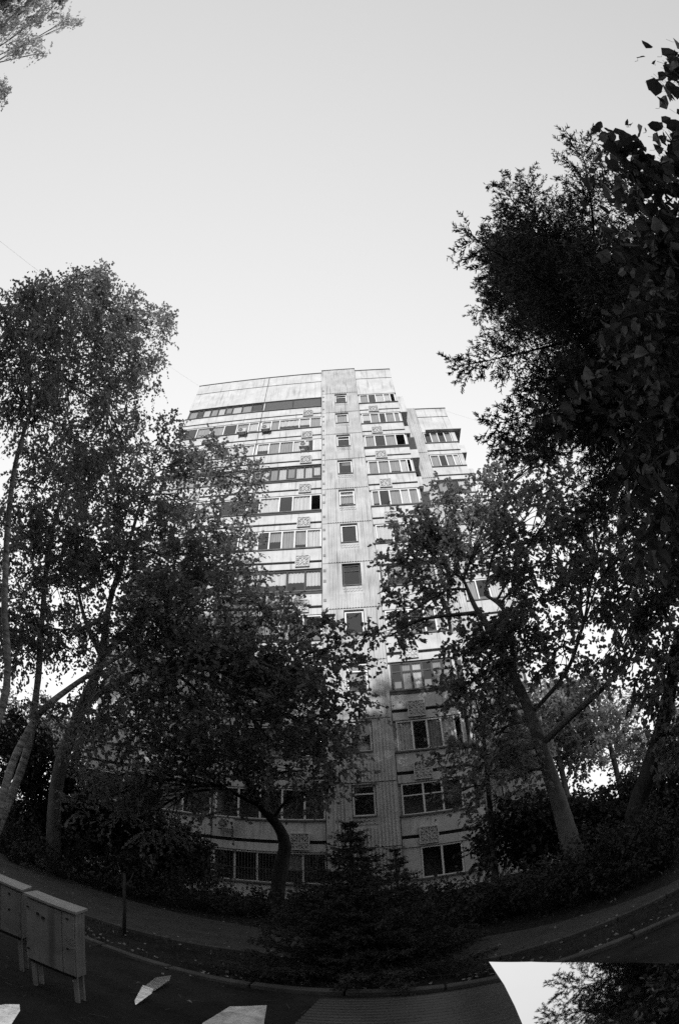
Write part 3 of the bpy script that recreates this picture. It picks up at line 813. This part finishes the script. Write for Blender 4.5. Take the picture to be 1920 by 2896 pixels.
conifer('larch_tree', 'feathery dark larch towering over the right side', (5.0, 2.45, -.1), 15.4, lambda f: 2.5 * min(1, (1 - f) / .4) ** .8 * (.8 if f < .4 else 1) + .15,
        165, .28, .52, BARK, .17, .22, .085, 12, .06, .0095, cat='larch', up_tip=.16, seed=33, vary=.36, long_p=.1)
conifer('spruce_tree', 'small dark spruce standing before the stair strip, taller of the two', (at(1005, 2700, 6.2).x, at(1005, 2700, 6.2).y, -.05), 2.36, lambda f: 1.75 * (1 - f) ** 1.12 + .05,
        230, .02, .26, BARK, .05, .22, .075, 13, .03, .0055, cat='spruce', up_tip=.3, group='small spruces on the verge', seed=8, tiers=13, needle=SPRUCE)
conifer('spruce_tree', 'low dark spruce beside the taller one, right of its tip', (at(1120, 2700, 7.0).x + .1, at(1120, 2700, 7.0).y + .4, -.05), 1.95, lambda f: 1.2 * (1 - f) ** 1.1 + .05,
        110, .03, .24, BARK, .04, .25, .075, 13, .03, .0055, cat='spruce', up_tip=.35, group='small spruces on the verge', seed=9, tiers=9, needle=SPRUCE)

# --- near tree at the right: large leaves, each a part
def big_leaf_mesh(seed):
    rnd = random.Random(seed)
    b = MB(); n = 7; prof = [.06, .62, .92, 1.0, .82, .5, .0]
    Ls = [-.02, .08, .25, .45, .68, .88, 1.0]
    bend = rnd.uniform(.1, .5); fold = rnd.uniform(.1, .45)
    for i in range(n):
        y = Ls[i]; w = prof[i] * .46 * rnd.uniform(.92, 1.08)
        zc = -bend * y * y * .5
        b.v += [(-w, y, zc + fold * w * .8 + rnd.uniform(-.03, .03)), (0, y, zc), (w, y, zc + fold * w * .8 + rnd.uniform(-.03, .03))]
    for i in range(n - 1):
        a = i * 3
        b.f += [(a, a + 1, a + 4, a + 3), (a + 1, a + 2, a + 5, a + 4)]
    b.tube([(0, -.32, .06), (0, -.15, .02), (0, 0, 0)], .012, 3, cap=False)
    return b.mesh('leaf', LEAF_N, smooth=False)
BIG = [big_leaf_mesh(i) for i in range(6)]
NT = empty('near_tree', (3.4, .2, -.1))
tag(NT, 'close broadleaf tree with large leaves hanging in at the right edge', 'tree')
nb = Vector((3.4, .2, -.1))
ntp = [Vector((0, 0, 0)), Vector((.05, .05, 1.5)), Vector((-.02, .1, 2.8)), Vector((.1, .0, 4.2)), Vector((.0, -.1, 5.6))]
MB().tube(catmull(ntp, 5), list(np.linspace(.12, .03, 21)), 10).build('trunk', BARK, NT, smooth=True)
shoots = [[(1925, 640), (1835, 610), (1790, 500), (1770, 450), (1725, 395), (1682, 352)], [(1930, 700), (1850, 640), (1760, 560), (1705, 520), (1660, 488)], [(1950, 420), (1915, 420), (1880, 372)],
          [(1950, 240), (1912, 205), (1882, 165)], [(1960, 560), (1880, 520), (1830, 480), (1800, 470)], [(1950, 800), (1840, 740), (1760, 700), (1700, 640)], [(1960, 900), (1850, 880), (1760, 900), (1690, 960)],
          [(1960, 1000), (1840, 980), (1740, 1020), (1650, 1100), (1560, 1180), (1500, 1185)], [(1960, 1100), (1850, 1080), (1760, 1140), (1690, 1230)], [(1960, 1180), (1860, 1180), (1780, 1250), (1720, 1360)],
          [(1960, 1260), (1870, 1290), (1800, 1370), (1750, 1460)], [(1960, 1350), (1890, 1400), (1840, 1480), (1800, 1560)], [(1960, 760), (1900, 720), (1850, 690), (1820, 650)], [(1960, 1080), (1900, 1140), (1870, 1240), (1830, 1330)],
          [(1960, 900), (1880, 960), (1820, 1060), (1790, 1160)], [(1960, 1450), (1900, 1500), (1860, 1570), (1830, 1620)], [(1960, 620), (1900, 640), (1850, 720), (1800, 800)], [(1960, 860), (1900, 820), (1830, 830), (1770, 800)]]
nleaf = 0
for si, sh in enumerate(shoots):
    t0 = 2.9 + .9 * ((si * 37) % 10) / 10
    P = catmull([ats(x, y, t0 + .12 * i) for i, (x, y) in enumerate(sh)], 6)
    rt = Vector((nb.x + .02, nb.y, max(2.0, min(5.4, P[0].z - .4))))
    full = catmull([rt, rt.lerp(P[0], .55) + Vector((0, 0, .15)), P[0]], 4)[:-1] + P
    MB().tube([p - nb for p in full], list(np.linspace(.02, .003, len(full))), 5, cap=False).build('branch', BARK, NT, smooth=True)
    acc = 0.0
    for i in range(1, len(P)):
        dvec = P[i] - P[i - 1]; acc += dvec.length
        while acc > .042 and nleaf < 298:
            acc -= .042; nleaf += 1
            sz = random.uniform(.07, .115) * (.8 if i > len(P) - 3 else 1)
            o = link_mesh('leaf', random.choice(BIG), None, NT, loc=P[i] - nb + Vector((random.gauss(0, .03), random.gauss(0, .03), random.gauss(-.02, .03))))
            o.rotation_euler = (random.uniform(-1.5, -.3), random.uniform(-.7, .7), random.uniform(0, 6.28))
            o.scale = (sz, sz, sz)
# the rest of the leaves around the trunk side, too many to pick apart
pts = []
for si, sh in enumerate(shoots):
    for q in range(130):
        i = random.random() * (len(sh) - 1) * .85; a, b = sh[int(i)], sh[min(int(i) + 1, len(sh) - 1)]; f = i % 1
        pts.append(tuple(ats(a[0] + (b[0] - a[0]) * f + random.gauss(0, 38) + 16, a[1] + (b[1] - a[1]) * f + random.gauss(0, 38), random.uniform(3.2, 4.6)) - nb))
pts = np.array(pts)
tb = MB()
for p in pts:
    a = Vector(p); h = Vector((random.uniform(-.04, .04), random.uniform(-.04, .04), random.uniform(.02, .06)))
    tb.tube([a + h, a + h * .4 + Vector((.02, 0, .01)), a], [.002, .0015, .001], 3, cap=False)
tag(tb.build('twigs', BARK, NT), kind='stuff')
o = link_mesh('leaves', leaves_mesh('leaves', pts, RNG.normal(0, 1, (len(pts), 3)) + np.array([0, 0, -1.2]), .10, LEAF_N, wid=.8, fold=.3, jit=.5), None, NT)
o['kind'] = 'stuff'

# --- tree behind the camera whose outer foliage hangs into the top left corner
T7 = [Vector((-18.6, -11.2, -.1)), Vector((-18.4, -11.3, 9)), Vector((-17.8, -11.8, 17)), Vector((-17.2, -12.2, 24))]
broad_tree('poplar_tree', 'pale sunlit tree whose twigs hang into the top left corner', 'tree', T7, [.38, .32, .22, .08],
    [L(40, 40, 18.5, 1.5, 34), L(-60, 90, 19, 1.7, 30), L(120, 20, 18.3, 1.0, 16), L(70, 125, 18.4, .8, 14), L(190, 55, 18.2, .4, 5), L(-10, 275, 18.4, .6, 9), L(-120, 200, 19, 1.8, 26), L(30, -60, 18.6, 1.6, 28), L(225, 62, 18.2, .15, 2), L(-160, 350, 18.4, 1.6, 18), L(-100, -120, 19, 2.0, 26), L(120, 150, 18.3, .3, 3)],
    BARK_L, LEAF_S, size=.15, shoots=8, per=8, slen=.75, limb_r=.06, droop=.4)

# --- far trees seen between the trunks
far = [(1560, 2060, 24, 2.4, 'right of the curved trunk, nearest the tower'), (1700, 2020, 27, 3.2, 'in the middle of the bright gap on the right'), (1850, 2040, 30, 3.2, 'near the right edge behind the dark trunk'),
       (40, 2060, 34, 3.0, 'at the left edge behind the birches'), (190, 2140, 33, 2.6, 'between the birches and the forked trunk')]
for (px, py, d, r, where) in far:
    c = at(px, py, d); b = Vector((c.x, c.y, -.1))
    lob = []
    for i in range(9):
        lob.append(((c.x + random.uniform(-r, r), c.y + random.uniform(-r, r), c.z + random.uniform(-.75, .8) * r), (r * .5, r * .5, r * .42), 30))
    broad_tree('distant_tree', 'distant tree with sunlit-toned leaves ' + where, 'tree', [b, b + Vector((.1, 0, c.z * .4)), Vector((c.x, c.y, c.z)), Vector((c.x + .2, c.y, c.z + r * .8))], [.2, .17, .12, .03], lob, BARK_L, LEAF_F, size=.19, shoots=5, per=6, slen=.8,
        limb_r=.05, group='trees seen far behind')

for (where, d, lob) in (('beside the birches on the left', 15.5, [(40, 2180), (90, 2270), (20, 2330), (150, 2350), (130, 2170), (215, 2240), (200, 2320), (60, 2080)]), ('in front of the left wing', 15.0, [(330, 2370), (400, 2420), (270, 2400), (470, 2440), (370, 2300), (460, 2350), (250, 2310), (540, 2430)]),
        ('under the curved trunk', 13.0, [(1480, 2330), (1560, 2310), (1540, 2370), (1430, 2370)]), ('behind the path on the right', 12.5, [(1690, 2310), (1760, 2290), (1730, 2360), (1650, 2340)]), ('at the right frame edge', 12.0, [(1850, 2260), (1900, 2300), (1830, 2330), (1905, 2240)])):
    ps = [at(x, y, d) for x, y in lob]; c = sum(ps, Vector()) / len(ps)
    broad_tree('understory_tree', 'dark bushy understory tree ' + where, 'tree', [Vector((c.x, c.y, -.1)), Vector((c.x + .05, c.y, c.z * .4)), Vector((c.x, c.y + .1, c.z)), Vector((c.x, c.y, c.z + .6))], [.1, .09, .06, .02],
        [(tuple(p), (1.0, 1.0, .8), 40) for p in ps], BARK, SHRUB, size=.11, shoots=8, per=8, slen=.5, limb_r=.04, group='low trees between the path and the tower')

# --- shrubs between the path and the tower
def shrub(loc, r, h, label, n=46, size=.075, ma=SHRUB):
    t = empty('shrub', loc); tag(t, label, 'shrub', 'shrubs along the foot of the tower')
    st = MB(); cl = ellipsoid_pts((0, 0, h * .52), (r, r * .8, h * .5), n, .3)
    cl[:, 2] = np.maximum(cl[:, 2], .08)
    for p in cl: st.tube([(p[0] * .12, p[1] * .12, 0), (p[0] * .5, p[1] * .5, p[2] * .6), tuple(p)], [.012, .008, .004], 3, cap=False)
    st.build('stems', BARK, t)
    k = n * 5; cc = np.repeat(cl, 5, 0); sd = unit(RNG.normal(0, 1, (k, 3)) + np.array([0, 0, .4])); LP, LD = [], []
    for j in range(6):
        f = (j + RNG.uniform(0, 1, (k, 1))) / 6
        LP.append(cc + sd * .34 * f); LD.append(sd + RNG.normal(0, .7, (k, 3)))
    LP = np.concatenate(LP); LP[:, 2] = np.maximum(LP[:, 2], .02)
    link_mesh('foliage', leaves_mesh('foliage', LP, np.concatenate(LD), size, ma), None, t)
spots = [(40, 2440, 13.5, 1.1, 1.6, 'at the far left edge'), (180, 2440, 13.6, 1.2, 1.7, 'under the forked trunk'), (300, 2480, 13.4, 1.2, 1.5, 'right of the forked trunk'), (420, 2500, 13.2, 1.1, 1.3, 'left of the pale plinth'),
         (560, 2540, 12.6, 1.0, .95, 'before the pale plinth'), (690, 2560, 12.4, 1.0, .75, 'left of the kinked trunk foot'), (860, 2580, 12.2, 1.0, .8, 'right of the kinked trunk foot'),
         (1230, 2600, 9.6, 1.0, 1.0, 'below the two-light ground-floor window'), (1340, 2570, 9.4, 1.1, 1.15, 'at the slender tree foot'), (1460, 2540, 9.4, 1.1, 1.05, 'before the plain low wall'),
         (1560, 2500, 9.2, 1.1, 1.1, 'left of the curved trunk foot'), (1670, 2470, 9.0, 1.1, 1.25, 'right of the curved trunk foot'), (1760, 2430, 9.0, 1.1, 1.7, 'left of the dark right trunk'), (1870, 2400, 9.4, 1.1, 1.6, 'at the right edge by the path')]
for (px, py, d, r, h, w) in spots:
    p = at(px, py, d)
    shrub((p.x, p.y, 0), r, h, 'dark leafy shrub ' + w)
# slim stake on the left verge
p = gnd(352, 2645, 0)
stk = MB(); stk.tube([(0, 0, -.1), (.01, 0, .5), (-.02, .01, 1.15)], [.032, .03, .022], 7)
stk.tube([(-.0, 0, .8), (.12, .05, 1.2)], [.012, .006], 5); stk.tube([(0, 0, .95), (-.12, -.04, 1.3)], [.01, .005], 5)
o = stk.build('sapling', BARK, smooth=True, loc=(p.x, p.y, 0)); tag(o, 'thin dark bare sapling stem between the cabinet and the path', 'sapling')

# fallen leaves
n = 1100
lx = RNG.uniform(-9, 9, n); ly = RNG.uniform(1.2, 12.5, n)
kx, ky = [-9, -5.5, -3.07, -1.8, -.87, 2.07, 3.3, 7], [6.7, 5.95, 5.6, 5.36, 5.2, 4.76, 4.5, 3.6]
drift = RNG.uniform(0, 1, n)
ly = np.where(drift < .35, np.interp(lx, kx, ky) + .12 + np.abs(RNG.normal(0, .3, n)), ly)
ly = np.where(drift > .72, np.interp(lx, [p[0] for p in near_e], [p[1] for p in near_e]) + RNG.normal(0, .14, n), ly)
pp = np.stack([lx, ly, np.full(n, .03)], 1)
o = link_mesh('fallen_leaves', leaves_mesh('fallen_leaves', pp, np.stack([RNG.normal(0, 1, n), RNG.normal(0, 1, n), RNG.normal(0,   .08, n)], 1), .05, LITTER, wid=.7))
tag(o, 'pale fallen leaves scattered over the soil and path', 'leaves', kind='stuff')
# rough grass on the verges
n = 26000
gx_ = RNG.uniform(-10, 9, n); gy_ = RNG.uniform(4.0, 14.5, n)
fe = np.interp(gx_, [p[0] for p in near_e], [p[1] for p in near_e]); fa = np.interp(gx_, [p[0] for p in far_e[::-1]], [p[1] for p in far_e[::-1]])
keep = (gy_ < fe - .12) & (gy_ > 5.9 - .2 * gx_ * .6 - .6) | (gy_ > fa + .1)
gp = np.stack([gx_, gy_, np.zeros(n)], 1)[keep]
k = len(gp)
gl = RNG.uniform(.05, .14, (k, 1)); gdv = unit(RNG.normal(0, .45, (k, 3)) + np.array([0, 0, 1])); gs = unit(np.cross(gdv, RNG.normal(0, 1, (k, 3)))) * .006
V = np.stack([gp - gs, gp + gs, gp + gdv * gl + gs * .2, gp + gdv * gl - gs * .2], 1).reshape(-1, 3)
o = link_mesh('grass', fast_mesh('grass', V, np.arange(len(V)).reshape(-1, 4), SHRUB))
tag(o, 'sparse dark grass on the verges beside the path', 'grass', kind='stuff')

# ------------------------------------------------------------------ street cabinets on the left
def cabinet(label, fl, fr, depth, ztop, zbot, detail=True):
    fl, fr = Vector(fl), Vector(fr)
    d = fr - fl; w = math.hypot(d.x, d.y); rz = math.atan2(d.y, d.x)
    t = empty('street_cabinet', (fl.x, fl.y, 0), rz); tag(t, label, 'cabinet', 'metal street cabinets on legs')
    part('body', CABM, (0, w, .012, depth, zbot, ztop), parent=t, bevel=.006)
    dr = part('door', CABM, (.012, w * .74, -.006, .011, zbot + .012, ztop - .02), parent=t, bevel=.004)
    part('door', CABM, (w * .75, w - .012, -.004, .011, zbot + .012, ztop - .02), parent=t, bevel=.004)
    lid = MB().prism([(-.015, -.02, ztop + .002), (w + .015, -.02, ztop + .002), (w + .015, depth + .02, ztop + .03), (-.015, depth + .02, ztop + .03)], (0, 0, .022))
    lid.build('lid', CABT, t)
    for (x, z) in ((w * .27, ztop - .13), (w * .38, ztop - .15)):
        MB().tube([(x, -.006, z), (x, -.02, z)], .014, 10).build('lock', BLACKM, dr)
    for (x, z) in ((.025, ztop - .1), (.025, zbot + .12), (w * .86, ztop - .07), (w * .86, zbot + .28)):
        MB().tube([(x, -.006, z), (x, -.016, z)], .011, 8).build('hinge', BLACKM, t)
    for x in (.02, w - .05):
        for y in (.03, depth - .05): part('leg', CABM, (x, x + .035, y, y + .03, 0, zbot - .002), parent=t)
    part('rail', BLACKM, (.02, w - .02, .02, depth - .02, zbot - .025, zbot - .001), parent=t)
    if detail:
        sc = MB(); rn = random.Random(4)
        for q in range(3):
            pts = [(w * .82 + rn.uniform(-.02, .1), -.0085, (ztop + zbot) / 2 + .06 - q * .04 + rn.uniform(-.02, .02)) for _ in range(7)]
            sc.tube(catmull(pts, 4), .0016, 4)
        sc.build('chalk_scribble', CABT, t)
    return t
A = at(75, 2530, 4.08); B = at(213, 2587, 3.86)
cabinet('grey metal cabinet on legs with two small locks, lower left', (A.x, A.y, 0), (B.x, B.y, 0), .19, .95, .30)
A = at(-160, 2460, 4.7); B = at(62, 2545, 4.35)
cabinet('second grey cabinet cut off by the left frame edge', (A.x, A.y, 0), (B.x, B.y, 0), .22, .92, .40, False)

# ------------------------------------------------------------------ sheets lying near the camera
def plane_pt(px, py, p0, nrm):
    q = ray(px, py); return CAM + q * ((p0 - CAM).dot(nrm) / q.dot(nrm))
p0 = ats(1650, 2800, 2.3); az = math.atan2(p0.x, p0.y); tl = R(25)
la = R(193)
nrm = Vector((math.sin(la) * math.sin(tl), math.cos(la) * math.sin(tl), math.cos(tl)))
edge = [(1382, 2720), (1425, 2785), (1455, 2845), (1478, 2900), (1500, 2980)]
poly = [plane_pt(x, y, p0, nrm) for x, y in edge] + [plane_pt(2000, 2980, p0, nrm)] + [plane_pt(x, y, p0, nrm) for x, y in ((2040, 2727), (1919, 2724), (1780, 2722), (1640, 2721), (1500, 2720))]
ce = sum(poly, Vector()) / len(poly)
mp_ = empty('mirror_standin', (ce.x, ce.y, 0)); tag(mp_, 'added tilted mirror pane reflecting sky and twigs in place of a bright inset, lower right corner', 'mirror')  # mirror added to stand in for the bright inset at lower right
o3 = Vector((ce.x, ce.y, 0))
MB().prism([p - o3 for p in poly][::-1], -nrm * .006).build('glass', MIRROR, mp_)
MB().prism([(p - ce) * .97 + ce - o3 - nrm * .008 for p in poly][::-1], -nrm * .02).build('backing', CORR, mp_)
for p in (poly[9], poly[5], poly[6]):
    q = (p - ce) * .6 + ce - o3 - nrm * .03
    MB().tube([q, (q.x, q.y, 0)], .02, 6).build('leg', BLACKM, mp_)

cs = empty('corrugated_sheet', (.55, 3.3, 0), R(-9)); tag(cs, 'dark corrugated metal sheet lying on the soil beside the mirror', 'metal sheet')
v, q = [], []
nxs, nys = 2, 180
for j in range(nys + 1):
    y = -1.35 + 2.7 * j / nys
    for x in (-1.15, 1.05):
        v.append((x, y, .05 + .014 * math.sin(j * 2 * math.pi / 6) + .03 * (x + 1.15) / 2.2))
for j in range(nys): q.append((2 * j, 2 * j + 1, 2 * j + 3, 2 * j + 2))
me = fast_mesh('sheet', v, q, CORR, True)
o = link_mesh('sheet', me, None, cs); so = o.modifiers.new('thick', 'SOLIDIFY'); so.thickness = .002
for yy in (-.9, .2): MB().box(-1.1, 1.0, yy, yy + .06, 0, .034).build('batten', BARK, cs)

def standin(label, facets, d, name='metal_standin'):  # added metal plates in place of bright patches on the ground
    """an added plate: facets (pixels, tilt, azimuth offset, material) in front of the camera near the ground"""
    c0 = None; t = None
    for (pix, z, tilt, daz, ma, nm) in facets:
        cx, cy = sum(p[0] for p in pix) / len(pix), sum(p[1] for p in pix) / len(pix)
        P = gnd(cx, cy, z); a = math.atan2(P.x, P.y) + R(daz)
        n_ = Vector((-math.sin(a) * math.sin(R(tilt)), -math.cos(a) * math.sin(R(tilt)), math.cos(R(tilt))))
        pts = [plane_pt(x, y, P, n_) for x, y in pix]
        if t is None:
            c0 = Vector((P.x, P.y, 0)); t = empty(name, c0); tag(t, label, 'metal scrap', 'added plates standing in for bright patches')
        lo = min(p.z for p in pts)
        dz = Vector((0, 0, max(0, .01 - lo)))
        MB().prism([p - c0 + dz for p in pts][::-1], -n_ * .012).build(nm, ma, t)
    return t
f1 = lambda x, y: (250 + x * .3827, 2650 + y * .3827)
standin('added bent metal strip standing in for a narrow patch, one face bright and one grey', [([f1(345, 490), f1(405, 375), f1(485, 402), f1(470, 437), f1(352, 522)], .05, 22, 0, SHINY, 'bright_face'), ([f1(406, 374), f1(500, 300), f1(612, 285), f1(600, 322), f1(486, 401)], .06, 14, 8, DULL, 'grey_face')], 4)
standin('added grey metal plate standing in for a wide pale patch, cut off by the bottom frame edge', [([f1(850, 650), f1(1045, 530), f1(1320, 520), f1(1300, 650), f1(1290, 760), f1(760, 760)], .08, 18, 0, DULL, 'face')], 4)
standin('added bright metal plate standing in for a sun patch in the bottom left corner', [([(-40, 2860), (20, 2852), (58, 2852), (60, 2870), (35, 2910), (-40, 2930)], .08, 24, 10, SHINY, 'face')], 4)  # this plate stands in for a patch of sun on the ground

# ------------------------------------------------------------------ overhead wires
def wire(label, a, b, sag):
    a, b = Vector(a), Vector(b)
    pts = [a.lerp(b, f) - Vector((0, 0, sag * 4 * f * (1 - f))) for f in np.linspace(0, 1, 24)]
    o = MB().tube([p - a for p in pts], .0035, 4).build('overhead_wire', WIRE, loc=a)
    tag(o, label, 'wire', 'thin wires crossing the sky')
wire('thin wire from the upper left down to the tower roof', at(-150, 560, 18), bpt(-10.9, .1, 37.0), .6)
wire('thin wire leaving the rear wing towards the right', bpt(10.0, 2.2, 33.4), at(1700, 1290, 26), .5)

# ------------------------------------------------------------------ opposite block behind the photographer (its shade covers the court)
OB = empty('opposite_block', (-26, -34, 0)); tag(OB, 'long apartment block behind the photographer that shades the court', 'building')
part('wall', CONC_D, (-36, 46, -12, 6, -.5, 18.2), parent=OB)
wm = MB()
me_w = MB().box(-.75, .75, 6.002, 6.05, 0, 1.4).mesh('window', DARKF)
for k in range(6):
    for i in range(18):
        link_mesh('window', me_w, None, OB, loc=(-32 + i * 4.3, 0, 1.2 + k * 2.8))
for x in (-28, -14, -1, 9, 17, 31):  # unseen roof boxes added to break up the straight shadow edge
    part('shadow_step', CONC_D, (x, x + random.uniform(3.5, 6), -6, random.uniform(1, 4), 18.5, 18.5 + random.uniform(1.6, 3.2)), parent=OB)
part('parapet', ROOFM, (-36.2, 46.2, -12.2, 6.2, 18.203, 18.5), parent=OB)

# unseen trees added behind the camera so their ragged tops shade the lower floors
def shade_tree(x, y, h, seed):
    rn = random.Random(seed)
    lob = [((x + rn.uniform(-2.2, 2.2), y + rn.uniform(-1.8, 1.8), h * f + rn.uniform(-.6, .6)), (1.7, 1.7, 1.5), 30) for f in np.linspace(.25, .93, 13)]
    return broad_tree('shade_tree', 'unseen tall tree added behind the camera to shade the lower floors', 'tree', [Vector((x, y, -.1)), Vector((x + .1, y, h * .3)), Vector((x, y, h * .6)), Vector((x, y, h * .9))], [.3, .25, .17, .04],
                      lob, BARK, LEAF_A, size=.28, shoots=5, per=5, slen=1.0, limb_r=.05, group='added shade trees in a row behind the camera')
proto = shade_tree(-19, -15, 19.5, 1)
for i, (x, y, sc) in enumerate(((-14.6, -14.2, .97), (-10.6, -15.3, 1.03), (-6.6, -14.4, .95), (-2.6, -15.2, 1.0), (1.4, -14.5, .93), (5.4, -15.0, 1.0), (9.4, -14.6, .95), (-23.5, -14.8, .9))):
    r = proto.copy(); COL.objects.link(r); r.location = (x, y, -.1); r.rotation_euler = (0, 0, i * 1.3); r.scale = (sc, sc, sc)
    for ch in list(proto.children):
        c = ch.copy(); COL.objects.link(c); c.parent = r
# twigs and grit on the ground
n = 900
db = MB()
for i in range(n):
    x, y = random.uniform(-7, 7), random.uniform(1.5, 9)
    a = random.uniform(0, 6.28); l = random.uniform(.02, .16)
    db.tube([(x, y, .022), (x + l * math.cos(a), y + l * math.sin(a), .03)], [.004, .002], 3)
tag(db.build('ground_litter', KERB), 'small twigs and grit strewn over the soil and path', 'litter', kind='stuff')
